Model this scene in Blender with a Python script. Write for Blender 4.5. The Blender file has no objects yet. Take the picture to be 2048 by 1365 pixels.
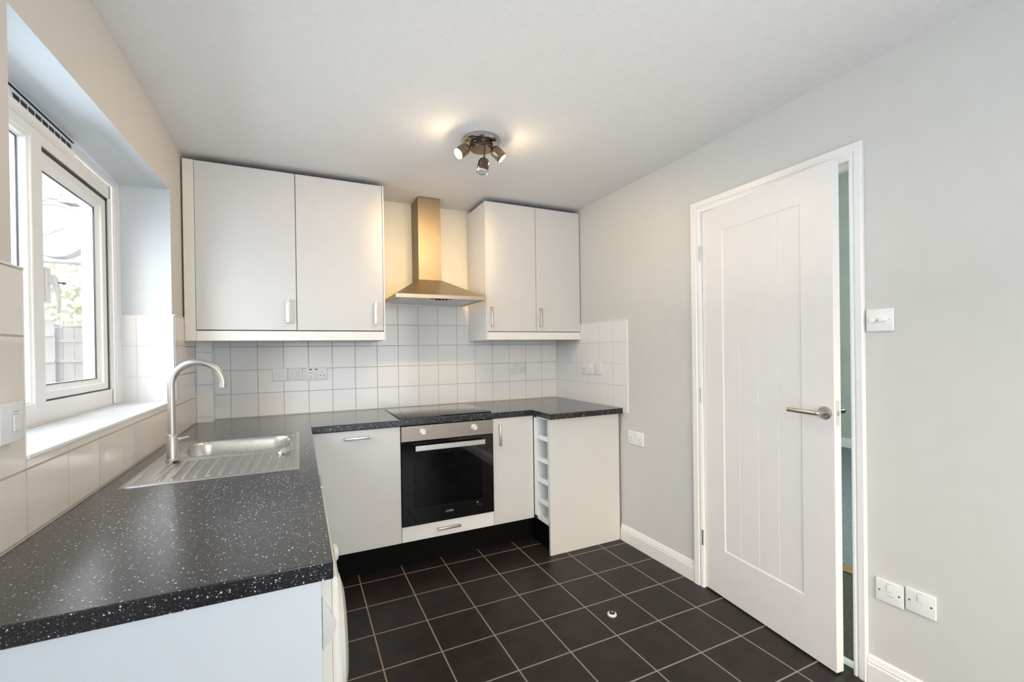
import bpy, bmesh, math, random
from mathutils import Vector, Matrix
random.seed(7)
PI = math.pi
sc = bpy.context.scene
COL = sc.collection

# ------------------------------------------------------------------ measures
HC = 2.408          # ceiling
W = 2.5604          # right wall face
WT = 0.910          # worktop top
TH = 0.036          # worktop thickness
X1, X2 = 0.612, 1.978
D, Y2, Y3 = 0.6226, -0.8606, -2.3394
FY = -0.612         # door faces of the back run
TS, TX, TZ = 0.14972, 0.16486, 1.3617   # wall tile pitch and offsets
YF = -4.30          # wall behind the camera

# ------------------------------------------------------------------ materials
def new_mat(name):
    m = bpy.data.materials.new(name); m.use_nodes = True
    nt = m.node_tree
    return m, nt, nt.nodes['Principled BSDF']

def N(nt, kind, **kw):
    n = nt.nodes.new(kind)
    for k, v in kw.items(): setattr(n, k, v)
    return n

def M(nt, op, a, b=None):
    n = N(nt, 'ShaderNodeMath', operation=op)
    for i, v in enumerate((a, b)):
        if v is None: continue
        if isinstance(v, (int, float)): n.inputs[i].default_value = v
        else: nt.links.new(v, n.inputs[i])
    return n.outputs[0]

def noise(nt, scale, detail=2.0, vec=None, rough=0.5):
    n = N(nt, 'ShaderNodeTexNoise'); n.inputs['Scale'].default_value = scale
    n.inputs['Detail'].default_value = detail; n.inputs['Roughness'].default_value = rough
    if vec is None: vec = N(nt, 'ShaderNodeNewGeometry').outputs['Position']
    nt.links.new(vec, n.inputs['Vector'])
    return n.outputs['Fac']

def ramp(nt, fac, stops):
    r = N(nt, 'ShaderNodeValToRGB')
    els = r.color_ramp.elements
    while len(els) < len(stops): els.new(0.5)
    for e, (p, c) in zip(els, stops):
        e.position = p; e.color = (*c, 1) if len(c) == 3 else c
    nt.links.new(fac, r.inputs['Fac'])
    return r.outputs['Color']

def bump(nt, bsdf, h, dist, strength=1.0):
    b = N(nt, 'ShaderNodeBump'); b.inputs['Distance'].default_value = dist
    b.inputs['Strength'].default_value = strength
    nt.links.new(h, b.inputs['Height']); nt.links.new(b.outputs['Normal'], bsdf.inputs['Normal'])

def mat(name, col, rough=0.5, metal=0.0, spec=None, var=0.03, scale=14.0, bmp=0.0, bscale=300.0, coat=0.0):
    """A plain surface with slight procedural variation of tone."""
    m, nt, b = new_mat(name)
    f = noise(nt, scale, 3)
    c0 = tuple(max(0, c * (1 - var)) for c in col); c1 = tuple(min(1, c * (1 + var)) for c in col)
    nt.links.new(ramp(nt, f, [(0.3, c0), (0.7, c1)]), b.inputs['Base Color'])
    b.inputs['Roughness'].default_value = rough; b.inputs['Metallic'].default_value = metal
    if spec is not None: b.inputs['Specular IOR Level'].default_value = spec
    if coat: b.inputs['Coat Weight'].default_value = coat; b.inputs['Coat Roughness'].default_value = 0.08
    if bmp: bump(nt, b, noise(nt, bscale, 3), bmp)
    return m

def grid_fac(nt, specs):
    """1 inside grout lines; specs = (axis, offset, pitch, line width)."""
    pos = N(nt, 'ShaderNodeNewGeometry').outputs['Position']
    sep = N(nt, 'ShaderNodeSeparateXYZ'); nt.links.new(pos, sep.inputs[0])
    tot = None
    for ax, off, s, w in specs:
        v = sep.outputs['XYZ'.index(ax)]
        t = M(nt, 'DIVIDE', M(nt, 'SUBTRACT', v, off), s)
        t = M(nt, 'ABSOLUTE', M(nt, 'SUBTRACT', M(nt, 'FRACT', M(nt, 'ADD', t, 100.5)), 0.5))   # 0 on a line
        mr = N(nt, 'ShaderNodeMapRange', interpolation_type='SMOOTHSTEP')
        nt.links.new(t, mr.inputs['Value'])
        mr.inputs['From Min'].default_value = w / s * 0.35; mr.inputs['From Max'].default_value = w / s * 0.65
        mr.inputs['To Min'].default_value = 1; mr.inputs['To Max'].default_value = 0
        tot = mr.outputs[0] if tot is None else M(nt, 'MAXIMUM', tot, mr.outputs[0])
    return tot

def tile_mat(name, specs, tile, grout, rough, depth, gl=0.5, mott=0.03, mscale=6.0, wav=0.0):
    m, nt, b = new_mat(name)
    g = grid_fac(nt, specs)
    tone = ramp(nt, noise(nt, mscale, 6, rough=0.65), [(0.3, tuple(c * (1 - mott) for c in tile)), (0.7, tuple(min(1, c * (1 + mott)) for c in tile))])
    mx = N(nt, 'ShaderNodeMix', data_type='RGBA')
    nt.links.new(g, mx.inputs['Factor']); nt.links.new(tone, mx.inputs['A']); mx.inputs['B'].default_value = (*grout, 1)
    nt.links.new(mx.outputs['Result'], b.inputs['Base Color'])
    r = M(nt, 'ADD', M(nt, 'MULTIPLY', g, 0.8 - rough), rough)
    nt.links.new(r, b.inputs['Roughness'])
    b.inputs['Specular IOR Level'].default_value = gl
    h = M(nt, 'MULTIPLY', g, -1.0)
    if wav: h = M(nt, 'ADD', h, M(nt, 'MULTIPLY', noise(nt, 9, 1), wav))
    bump(nt, b, h, depth)
    return m

def worktop_mat():
    m, nt, b = new_mat('speckled laminate')
    pos = N(nt, 'ShaderNodeNewGeometry').outputs['Position']
    def specks(scale, thr0, thr1, seedoff):
        add = N(nt, 'ShaderNodeVectorMath', operation='ADD'); nt.links.new(pos, add.inputs[0]); add.inputs[1].default_value = (seedoff, seedoff * 1.7, seedoff * .3)
        v = N(nt, 'ShaderNodeTexVoronoi'); v.inputs['Scale'].default_value = scale; v.inputs['Randomness'].default_value = 1
        nt.links.new(add.outputs[0], v.inputs['Vector'])
        s2 = N(nt, 'ShaderNodeSeparateColor'); nt.links.new(v.outputs['Color'], s2.inputs[0])
        rad = M(nt, 'MULTIPLY', M(nt, 'POWER', s2.outputs[0], 2.2), thr1)     # a random size for each speck, few are large
        d = M(nt, 'SUBTRACT', M(nt, 'ADD', rad, thr0), v.outputs['Distance'])
        d = M(nt, 'MULTIPLY', d, 12.0)
        n = N(nt, 'ShaderNodeClamp'); nt.links.new(d, n.inputs[0]); return n.outputs[0]
    f = M(nt, 'MAXIMUM', specks(150, 0.02, 0.34, 0), M(nt, 'MULTIPLY', specks(310, 0.0, 0.40, 4.1), 0.5))
    base = ramp(nt, noise(nt, 260, 2), [(0.35, (.008, .008, .010)), (0.7, (.026, .024, .026))])
    mx = N(nt, 'ShaderNodeMix', data_type='RGBA')
    nt.links.new(f, mx.inputs['Factor']); nt.links.new(base, mx.inputs['A']); mx.inputs['B'].default_value = (.62, .63, .66, 1)
    nt.links.new(mx.outputs['Result'], b.inputs['Base Color'])
    b.inputs['Roughness'].default_value = 0.20; b.inputs['Specular IOR Level'].default_value = 0.28
    b.inputs['Coat Weight'].default_value = .55; b.inputs['Coat Roughness'].default_value = .24; b.inputs['Coat IOR'].default_value = 1.33
    bump(nt, b, noise(nt, 420, 2), 0.00012)
    return m

def brushed(name, col, rough, axis='X', metal=1.0, s=500):
    m, nt, b = new_mat(name)
    pos = N(nt, 'ShaderNodeNewGeometry').outputs['Position']
    mp = N(nt, 'ShaderNodeMapping'); nt.links.new(pos, mp.inputs['Vector'])
    mp.inputs['Scale'].default_value = {'X': (4, s, s), 'Y': (s, 4, s), 'Z': (s, s, 4)}[axis]
    f = noise(nt, 1.0, 3, mp.outputs[0])
    nt.links.new(ramp(nt, f, [(0.3, tuple(c * .88 for c in col)), (0.7, tuple(min(1, c * 1.08) for c in col))]), b.inputs['Base Color'])
    b.inputs['Metallic'].default_value = metal
    nt.links.new(M(nt, 'ADD', M(nt, 'MULTIPLY', f, 0.16), rough - .08), b.inputs['Roughness'])
    bump(nt, b, f, 0.00025)
    return m

def glass_mat(name, tint=(1, 1, 1), refl=0.08, rough=0.0):
    m, nt, b = new_mat(name)
    nt.nodes.remove(b)
    out = nt.nodes['Material Output']
    tr = N(nt, 'ShaderNodeBsdfTransparent'); tr.inputs[0].default_value = (*tint, 1)
    gl = N(nt, 'ShaderNodeBsdfGlossy'); gl.inputs['Roughness'].default_value = rough
    lw = N(nt, 'ShaderNodeLayerWeight'); lw.inputs['Blend'].default_value = .5
    nz = noise(nt, 3, 1)
    fac = M(nt, 'ADD', M(nt, 'MULTIPLY', M(nt, 'POWER', lw.outputs['Facing'], 4.0), .75), M(nt, 'ADD', M(nt, 'MULTIPLY', nz, .004), refl * .5))
    mx = N(nt, 'ShaderNodeMixShader'); nt.links.new(fac, mx.inputs[0]); nt.links.new(tr.outputs[0], mx.inputs[1]); nt.links.new(gl.outputs[0], mx.inputs[2])
    nt.links.new(mx.outputs[0], out.inputs['Surface'])
    return m

def emit_mat(name, col, strength):
    m, nt, b = new_mat(name)
    b.inputs['Base Color'].default_value = (*col, 1)
    nt.links.new(ramp(nt, noise(nt, 30, 1), [(0, col), (1, tuple(min(1, c * 1.02) for c in col))]), b.inputs['Emission Color'])
    b.inputs['Emission Strength'].default_value = strength
    return m

def foliage_mat(name, c0, c1):
    m, nt, b = new_mat(name)
    nt.links.new(ramp(nt, noise(nt, 7, 4), [(0.3, c0), (0.7, c1)]), b.inputs['Base Color'])
    b.inputs['Roughness'].default_value = 0.7
    return m

mWall = mat('grey emulsion', (.625, .625, .605), .75, var=.012, bmp=.0006, bscale=160)
mWallL = mat('lamp-tinted emulsion', (.66, .62, .565), .75, var=.012, bmp=.0006, bscale=160)  # warmth of the lamp light put into the wall colour
mReveal = mat('sky-tinted reveal emulsion', (.60, .63, .645), .75, var=.012)  # blue of the sky light put into the reveal colour
mCeil = mat('textured white ceiling paint', (.73, .725, .715), .8, var=.02, scale=60, bmp=.0016, bscale=190)
mTrim = mat('white gloss paint', (.84, .835, .82), .28, var=.01)
mDoor = mat('white satin door paint', (.83, .82, .81), .36, var=.012)
mCab = mat('pale grey cabinet foil', (.655, .65, .64), .42, var=.012)
mPanelB = mat('daylight-tinted panel', (.62, .65, .68), .45, var=.012)  # cabinet foil with the cool daylight's blue put into its colour
mCarcD = mat('gap-shade board', (.10, .095, .09), .7, var=.05)  # dark colour paints the shade in the gaps between doors
mCarc = mat('white melamine', (.83, .82, .80), .38, var=.012)
mCream = mat('cream cabinet filler', (.80, .76, .68), .45, var=.012)
mRack = mat('bright white melamine', (.84, .86, .87), .35, var=.012)
mSteelLit = brushed('brushed steel', (.60, .50, .36), .34, 'X')  # golden tint paints lamplit reflections on the hood canopy
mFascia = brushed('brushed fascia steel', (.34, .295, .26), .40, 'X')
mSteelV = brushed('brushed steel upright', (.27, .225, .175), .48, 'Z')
mSink = brushed('sink steel', (.62, .59, .56), .30, 'Y', s=260)
mTap = mat('satin nickel', (.56, .53, .49), .33, 1.0, var=.03, scale=40)
mHandle = mat('satin aluminium', (.62, .60, .57), .34, 1.0, var=.04, scale=60)
mHandleP = mat('pale satin aluminium', (.80, .80, .79), .38, .55, var=.03, scale=60)
mChrome = mat('polished chrome', (.78, .78, .78), .07, 1.0, var=.02)
mPlateCh = mat('brushed chrome plate', (.46, .44, .42), .16, 1.0, var=.03)
mDarkChrome = mat('dark chrome', (.15, .115, .09), .14, 1.0, var=.05, scale=30)
mKnob = mat('pale silver plastic', (.82, .81, .80), .25, .3, var=.02)
mBlack = mat('black plinth board', (.004, .004, .004), .6, var=.2, spec=.08)
mBlackGl = mat('black glass', (.004, .004, .004), .04, var=.1, spec=.5)
mHobGl = mat('black hob glass', (.006, .006, .007), .03, var=.1, spec=.6)
mCavity = mat('dark oven enamel', (.02, .02, .021), .35, var=.2)
mWire = mat('oven rack wire', (.45, .44, .42), .3, 1.0, var=.05)
mGrey = mat('dark grey seal', (.03, .03, .033), .5, var=.1)
mHole = mat('dark recess', (.012, .012, .013), .6, var=.1)
mPlate = mat('white accessory plastic', (.82, .82, .815), .3, var=.01)
mPlateG = mat('pale grey accessory plastic', (.74, .742, .742), .32, var=.01)
mMark = mat('grey print', (.42, .42, .42), .5, var=.05)
mText = mat('silver print', (.42, .42, .42), .4, var=.05)
mPVC = mat('white pvc', (.84, .82, .80), .3, var=.01)
mWasher = mat('ivory enamel', (.70, .655, .59), .35, var=.01)
mWasherP = mat('pale grey plastic', (.60, .585, .54), .4, var=.01)
mGlass = glass_mat('window glass')
mOvenGl = glass_mat('tinted oven glass', (.30, .30, .31))
mRubber = mat('black rubber', (.012, .012, .012), .55, var=.1)
mFilter = brushed('grease filter mesh', (.62, .61, .60), .36, 'Y', s=160)
mTop = worktop_mat()
mFloor = tile_mat('dark floor tiles', [('X', .85512, .25089, .0062), ('Y', -.63376, .25089, .0062)], (.022, .0175, .016), (.32, .265, .225), .42, .0012, .28, .40, 9.0)
GR = (.50, .46, .42); GW = (.70, .67, .63)
TL = (.80, .795, .785)
mTileB = tile_mat('white tiles back', [('X', TX, TS, .0036), ('Z', TZ, TS, .0036)], TL, GR, .13, .0009, .5, .012, 4, .25)
mTileL = tile_mat('lamp-tinted tiles left', [('Y', -.11, TS * 1.335, .0016), ('Z', TZ, TS, .0045)], (.80, .735, .66), (.52, .45, .37), .11, .0008, .5, .012, 4, .3)  # beige of the lamp light put into the white tile colour
mTileR = tile_mat('white tiles right', [('Y', -.0136, TS, .0026), ('Z', TZ, TS, .0030)], TL, (.66, .65, .64), .13, .0008, .5, .012, 4, .25)
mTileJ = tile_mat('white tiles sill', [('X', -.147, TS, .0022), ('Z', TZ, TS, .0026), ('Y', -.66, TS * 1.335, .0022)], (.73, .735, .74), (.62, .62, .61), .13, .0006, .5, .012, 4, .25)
mTileP = tile_mat('white tiles boxing', [('Z', 1.33, TS * 1.3, .003)], TL, (.6, .57, .53), .14, .0008, .5, .012, 4, .25)
mHall = mat('grey green hall paint', (.46, .50, .46), .8, var=.06, scale=3)
mCarpet = mat('olive carpet', (.085, .080, .062), .95, var=.35, scale=120, bmp=.004, bscale=400)
mCarpetB = mat('blue grey carpet', (.20, .235, .26), .95, var=.2, scale=40, bmp=.004, bscale=300)
mWood = mat('brown wood', (.30, .17, .07), .5, var=.2, scale=30)
mFence = mat('haze-pale grey boards', (.33, .345, .37), .8, var=.12, scale=5)  # grey lifted to paint overexposure haze on the fence
mBark = mat('haze-pale bark', (.62, .58, .52), .9, var=.2, scale=12)  # pale tone paints overexposure haze on trunks and stems
mLeaf = foliage_mat('haze-pale leaves', (.62, .62, .46), (.80, .78, .64))  # pale tone puts overexposure into the leaf colour
mGround = mat('pale paving', (.36, .36, .35), .85, var=.12, scale=4)
mBrick = mat('pale render outside', (.6, .58, .55), .85, var=.05)
mBulb = emit_mat('lit bulb face', (1.0, .80, .48), 60.0)
mBulbOff = mat('unlit bulb glass', (.62, .62, .60), .08, .6, var=.03)
mShade = mat('warm gunmetal', (.30, .22, .14), .24, 1.0, var=.06, scale=30)

# ------------------------------------------------------------------ builders
class B:
    """Collects shapes in world coordinates and links them as ONE mesh object."""
    def __init__(s, mtx=None): s.bm = bmesh.new(); s.mtx = mtx
    def _t(s, vs, m=None):
        if m is not None: bmesh.ops.transform(s.bm, matrix=m, verts=vs)
        if s.mtx is not None: bmesh.ops.transform(s.bm, matrix=s.mtx, verts=vs)
    def box(s, x0, x1, y0, y1, z0, z1, bev=0.0, seg=2, m=None):
        x0, x1 = sorted((x0, x1)); y0, y1 = sorted((y0, y1)); z0, z1 = sorted((z0, z1))
        t = bmesh.new(); bmesh.ops.create_cube(t, size=1)
        for v in t.verts: v.co = Vector(((x0 + x1) / 2 + v.co.x * (x1 - x0), (y0 + y1) / 2 + v.co.y * (y1 - y0), (z0 + z1) / 2 + v.co.z * (z1 - z0)))
        if bev: bmesh.ops.bevel(t, geom=list(t.edges), offset=bev, segments=seg, affect='EDGES', profile=.5)
        s._merge(t, m); return s
    def _merge(s, t, m=None):
        me = bpy.data.meshes.new('tmp'); t.to_mesh(me); t.free()
        n = len(s.bm.verts); s.bm.from_mesh(me); bpy.data.meshes.remove(me)
        s.bm.verts.ensure_lookup_table(); s._t(s.bm.verts[n:], m)
    def poly(s, pts):
        vs = [s.bm.verts.new(Vector(p)) for p in pts]; s._t(vs); return s.bm.faces.new(vs)
    def prism(s, pts, vec, bev=0.0):
        """Extrude a planar polygon along vec."""
        t = bmesh.new(); vec = Vector(vec)
        a = [t.verts.new(Vector(p)) for p in pts]; b = [t.verts.new(Vector(p) + vec) for p in pts]
        n = len(pts); t.faces.new(a); t.faces.new(b[::-1])
        for i in range(n): t.faces.new((a[i], b[i], b[(i + 1) % n], a[(i + 1) % n]))
        bmesh.ops.recalc_face_normals(t, faces=t.faces)
        if bev: bmesh.ops.bevel(t, geom=list(t.edges), offset=bev, segments=2, affect='EDGES', profile=.5)
        s._merge(t); return s
    def lathe(s, prof, p, axis=(0, 0, 1), seg=32, m=None):
        """Turn (radius, height) pairs about axis through p."""
        ax = Vector(axis).normalized(); q = ax.to_track_quat('Z', 'Y').to_matrix(); p = Vector(p)
        t = bmesh.new(); rings = []
        for r, h in prof:
            if r < 1e-6: rings.append([t.verts.new(p + q @ Vector((0, 0, h)))])
            else: rings.append([t.verts.new(p + q @ Vector((r * math.cos(2 * PI * k / seg), r * math.sin(2 * PI * k / seg), h))) for k in range(seg)])
        for a, b in zip(rings, rings[1:]):
            for k in range(seg):
                k2 = (k + 1) % seg
                if len(a) == 1 and len(b) == 1: continue
                if len(a) == 1: t.faces.new((a[0], b[k], b[k2]))
                elif len(b) == 1: t.faces.new((a[k], b[0], a[k2]))
                else: t.faces.new((a[k], b[k], b[k2], a[k2]))
        if len(rings[0]) > 1: t.faces.new(rings[0][::-1])
        if len(rings[-1]) > 1: t.faces.new(rings[-1])
        bmesh.ops.recalc_face_normals(t, faces=t.faces)
        s._merge(t, m); return s
    def cyl(s, p0, p1, r, r2=None, seg=24, ch=0.0):
        p0, p1 = Vector(p0), Vector(p1); L = (p1 - p0).length; r2 = r if r2 is None else r2
        prof = [(r - ch, 0), (r, ch), (r2, L - ch), (r2 - ch, L)] if ch else [(r, 0), (r2, L)]
        return s.lathe(prof, p0, p1 - p0, seg)
    def tube(s, pts, r, seg=16, r_end=None):
        pts = [Vector(p) for p in pts]; t = bmesh.new(); rings = []; n = len(pts); up = None
        for i, p in enumerate(pts):
            d = (pts[min(i + 1, n - 1)] - pts[max(i - 1, 0)]).normalized()
            if up is None: up = d.orthogonal().normalized()
            up = (up - d * up.dot(d)).normalized(); w = d.cross(up)
            rr = r if r_end is None else r + (r_end - r) * i / (n - 1)
            rings.append([t.verts.new(p + (up * math.cos(2 * PI * k / seg) + w * math.sin(2 * PI * k / seg)) * rr) for k in range(seg)])
        for a, b in zip(rings, rings[1:]):
            for k in range(seg): t.faces.new((a[k], a[(k + 1) % seg], b[(k + 1) % seg], b[k]))
        t.faces.new(rings[0][::-1]); t.faces.new(rings[-1])
        bmesh.ops.recalc_face_normals(t, faces=t.faces)
        s._merge(t); return s
    def sweep(s, prof, path, closed=False):
        """Sweep a closed 2-D profile (offset, height) mitred along a path of (point, offset direction, up)."""
        t = bmesh.new(); rings = []
        for p, o, u in path:
            p, o, u = Vector(p), Vector(o), Vector(u)
            rings.append([t.verts.new(p + o * a + u * b) for a, b in prof])
        n = len(prof)
        for a, b in zip(rings, rings[1:]):
            for k in range(n): t.faces.new((a[k], a[(k + 1) % n], b[(k + 1) % n], b[k]))
        t.faces.new(rings[0][::-1]); t.faces.new(rings[-1])
        bmesh.ops.recalc_face_normals(t, faces=t.faces)
        s._merge(t); return s

ORG = {}
def obj(name, b, m, parent=None, smooth=None, origin=None, kind=None, local=False, recalc=True):
    bm = b.bm
    if recalc: bmesh.ops.recalc_face_normals(bm, faces=bm.faces)
    if parent is None:
        if origin is None:
            xs = [v.co.x for v in bm.verts]; ys = [v.co.y for v in bm.verts]; zs = [v.co.z for v in bm.verts]
            origin = ((min(xs) + max(xs)) / 2, (min(ys) + max(ys)) / 2, min(zs))
        og = Vector(origin)
    else: og = ORG[parent.name]
    if not local: bmesh.ops.translate(bm, vec=-og, verts=bm.verts)
    me = bpy.data.meshes.new(name); bm.to_mesh(me); bm.free()
    o = bpy.data.objects.new(name, me); COL.objects.link(o)
    for mm in (m if isinstance(m, (list, tuple)) else [m]): me.materials.append(mm)
    if smooth is not None:
        me.polygons.foreach_set('use_smooth', [True] * len(me.polygons))
        me.set_sharp_from_angle(angle=math.radians(smooth))
    ORG[o.name] = og
    if parent is None: o.location = og
    else: o.parent = parent
    if kind: o['kind'] = kind
    return o

def thing(name, label, cat, loc, rotz=0.0, group=None):
    o = bpy.data.objects.new(name, None); COL.objects.link(o); o.empty_display_size = .1
    o.location = loc; o.rotation_euler = (0, 0, rotz); ORG[o.name] = Vector(loc)
    o['label'] = label; o['category'] = cat
    if group: o['group'] = group
    return o

def tag(o, label, cat, group=None):
    o['label'] = label; o['category'] = cat
    if group: o['group'] = group
    return o

def struct(name, b, m, parent=None, smooth=None, **kw):
    return obj(name, b, m, parent, smooth, kind='structure' if parent is None else None, **kw)

def sroot(name, loc, rotz=0.0):
    o = bpy.data.objects.new(name, None); COL.objects.link(o); o.location = loc; o.rotation_euler = (0, 0, rotz)
    ORG[o.name] = Vector(loc); o['kind'] = 'structure'; return o

# ------------------------------------------------------------------ room shell
WTL = 0.30
struct('floor', B().box(0 - WTL, W + .02, YF - .1, .02, -.12, 0), mFloor)
struct('ceiling', B().box(-WTL, W + .1, YF - .1, .1, HC, HC + .12), mCeil)
struct('wall_back', B().box(-WTL, W + .1, .008, .11, 0, HC), mWall)
# left wall with the window opening
def left_wall():
    b = B(); xa, xb = -.008, -WTL
    f = [(xa, -.585, 1.083), (xa, -.585, 2.1317), (xa, -1.932, 2.0907), (xa, -1.932, 1.083)]
    r = [(xb, -.585, 1.083), (xb, -.585, 2.125), (xb, -1.932, 2.125), (xb, -1.932, 1.083)]
    def ring(x): return [(x, .008, 0), (x, .008, HC), (x, YF, HC), (x, YF, 0)]
    fo, ro = ring(xa), ring(xb)
    vf, vr, vfo, vro = [[b.bm.verts.new(p) for p in q] for q in (f, r, fo, ro)]
    for i in range(4):
        j = (i + 1) % 4
        b.bm.faces.new((vf[i], vf[j], vfo[j], vfo[i])); b.bm.faces.new((vr[i], vr[j], vro[j], vro[i]))
        b.bm.faces.new((vf[i], vf[j], vr[j], vr[i])).material_index = 1; b.bm.faces.new((vfo[i], vfo[j], vro[j], vro[i]))
    return b
struct('wall_left', left_wall(), [mWallL, mReveal])
# right wall with the door opening
DY0, DY1, DZ = -1.512, -2.256, 2.068
b = B()
b.box(W, W + .1, DY0, .008, 0, HC); b.box(W, W + .1, YF, DY1, 0, HC); b.box(W, W + .1, DY1, DY0, DZ, HC)
struct('wall_right', b, mWall)
# wall behind the camera, its wide opening added to admit fill light
b = B()
b.box(-WTL, .35, YF - .1, YF, 0, HC); b.box(2.25, W + .1, YF - .1, YF, 0, HC)
b.box(.35, 2.25, YF - .1, YF, 2.15, HC); b.box(.35, 2.25, YF - .1, YF, 0, .25)
struct('wall_front', b, mWall)

# tiled surfaces
b = B(); b.box(.083, W, 0, .008, WT - .02, 1.511); b.box(1.0, 1.80, 0, .008, 1.511, TZ + 2 * TS); struct('trim_1', b, mTileB)
b = B(); T0, T1 = -.585, -1.9066
b.box(-.008, 0, -.004, T0, WT - .02, 1.511)
b.box(-.008, 0, T1, YF + .3, WT - .02, 1.511); b.box(-.008, 0, T0, T1, WT - .02, 1.085)
struct('trim_2', b, mTileL)
b = B(); b.box(-.008, .0035, T1 - .001, YF + .3, 1.511, 1.5165, .002); b.box(-.008, .0035, T0, -.37, 1.511, 1.5165, .002)
b.box(-.008, .001, T1 - .004, T1, 1.09, 1.511, .002); b.box(-.008, .0035, T0, T0 + .009, 1.09, 1.511, .002)
struct('trim_3', b, mTrim)
b = B(); b.box(W - .007, W, -.9097, -.001, WT - .03, 1.5102); struct('trim_4', b, mTileR)
b = B(); b.box(W - .009, W, -.9157, -.9097, WT - .03, 1.5145, .002); b.box(W - .009, W, -.9097, -.37, 1.5102, 1.5145, .002)
struct('trim_5', b, mTrim)
# sill and reveal tiles
b = B(); b.box(-.222, -.002, T0 - .001, T1 - .02, 1.083, 1.0934)
b.box(-.205, -.001, T0 - .0075, T0, 1.0934, 1.511); b.box(-.205, -.001, T1 - .026, T1, 1.0934, 1.511)
struct('trim_6', b, mTileJ)
b = B(); b.box(-.006, .004, T0 - .002, T1 + .001, 1.083, 1.0945, .003); struct('trim_7', b, mTrim)
# tiled pipe boxing in the corner
b = B(); b.box(.0, .083, -.0954, .008, WT - .02, 1.43, .003); struct('trim_8', b, mTileP)

# architrave, door lining, threshold
prof = [(0, 0), (0, .012), (.006, .0155), (.016, .0165), (.020, .012), (.026, .012), (.030, .0175), (.058, .0195), (.062, .016), (.062, 0)]
b = B()
yl, yr, zt = -1.524, -2.246, 2.052
pth = [((W, yl, 0), (0, 1, 0), (-1, 0, 0)), ((W, yl, zt), (0, 1, 1), (-1, 0, 0)), ((W, yr, zt), (0, -.75, 1), (-1, 0, 0)), ((W, yr, 0), (0, -.75, 0), (-1, 0, 0))]
b.sweep(prof, pth); struct('trim_9', b, mTrim, None, 30)
b = B()
b.box(W - .001, W + .101, yl, yl + .026, 0, DZ); b.box(W - .001, W + .101, yr, yr - .026, 0, DZ); b.box(W - .001, W + .101, yl + .02, yr - .02, zt + .004, DZ + .01)
b.box(W + .044, W + .07, yr, yr + .013, 0, zt); b.box(W + .044, W + .07, yl, yl - .013, 0, zt); b.box(W + .044, W + .07, yl, yr, zt + .004, zt - .012)
lin = struct('trim_10', b, mTrim)
b = B(); b.box(W + .004, W + .040, yr - .001, yr + .0016, .995, 1.10, .0005, 1); obj('strike_plate', b, mHandle, lin)
b = B(); b.prism([(W + .02, 0, 0), (W + .032, 0, .006), (W + .055, 0, .006), (W + .067, 0, 0)], (0, .7, 0))
for v in b.bm.verts: v.co.y += yr + .01
struct('trim_11', b, mCarc)

sk = [(0, 0), (.015, 0), (.015, .075), (.0125, .080), (.0125, .088), (.0095, .092), (.008, .103), (.0045, .109), (0, .110)]
def skirting(name, ya, yb):
    b = B(); b.sweep(sk, [((W, ya, 0), (-1, 0, 0), (0, 0, 1)), ((W, yb, 0), (-1, 0, 0), (0, 0, 1))])
    return struct(name, b, mTrim, None, 25)
skirting('baseboard_right', -.829, -1.461)
skirting('baseboard_right', -2.294, YF)

# ------------------------------------------------------------------ hall beyond the door
b = B(); b.box(W + .02, 3.41, -3.6, 1.3, -.12, -.002); struct('floor', b, mCarpet)
b = B(); b.box(3.50, 7.0, -3.6, 1.3, -.12, .0); struct('floor', b, mCarpetB)
b = B(); b.box(3.41, 3.50, -3.6, 1.3, -.12, .006); struct('trim_12', b, mWood)
b = B(); b.box(6.94, 7.04, -3.6, 1.3, 0, 3.6); struct('wall_hall', b, mHall)
b = B(); b.box(W + .1, 7.04, 1.2, 1.3, 0, 3.6); struct('wall_hall', b, mHall)
b = B(); b.box(W + .1, 7.04, -3.7, -3.6, 0, 3.6); struct('wall_hall', b, mHall)
b = B(); b.box(W + .1, 7.04, -3.7, 1.3, 3.6, 3.7); struct('ceiling', b, mHall)
b = B(); b.box(6.92, 6.94, -3.6, 1.2, 0, .12, .004); struct('baseboard_hall', b, mTrim)
b = B(); b.box(W + .1, W + .11, -3.6, 1.2, HC, 3.6); struct('wall_hall', b, mHall)

# ------------------------------------------------------------------ door
rot = -.1162
door = sroot('door_1', (2.5641, -1.5040, 0), rot)
Lw, Tk, z0, z1 = .722, .038, .009, 2.053
b = B()
pa, pb, pz0, pz1 = .155, .587, .2515, 1.923
b.box(0, Tk, 0, -pa, z0, z1); b.box(0, Tk, -pb, -Lw, z0, z1)
b.box(0, Tk, -pa, -pb, z0, pz0); b.box(0, Tk, -pa, -pb, pz1, z1)
cuts = [pa, .2585, .3665, .4735, pb]
r = .0042
for u0, u1 in zip(cuts, cuts[1:]):          # four moulded planks, each chamfered at its edges
    x = lambda d: d
    c = .0028
    b.prism([(r + c * .8, -u0, 0), (r, -u0 - c, 0), (r, -u1 + c, 0), (r + c * .8, -u1, 0), (Tk - r, -u1, 0), (Tk - r, -u0, 0)], (0, 0, pz1 - pz0 - .0))
    for v in b.bm.verts[-12:]: v.co.z += pz0
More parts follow.
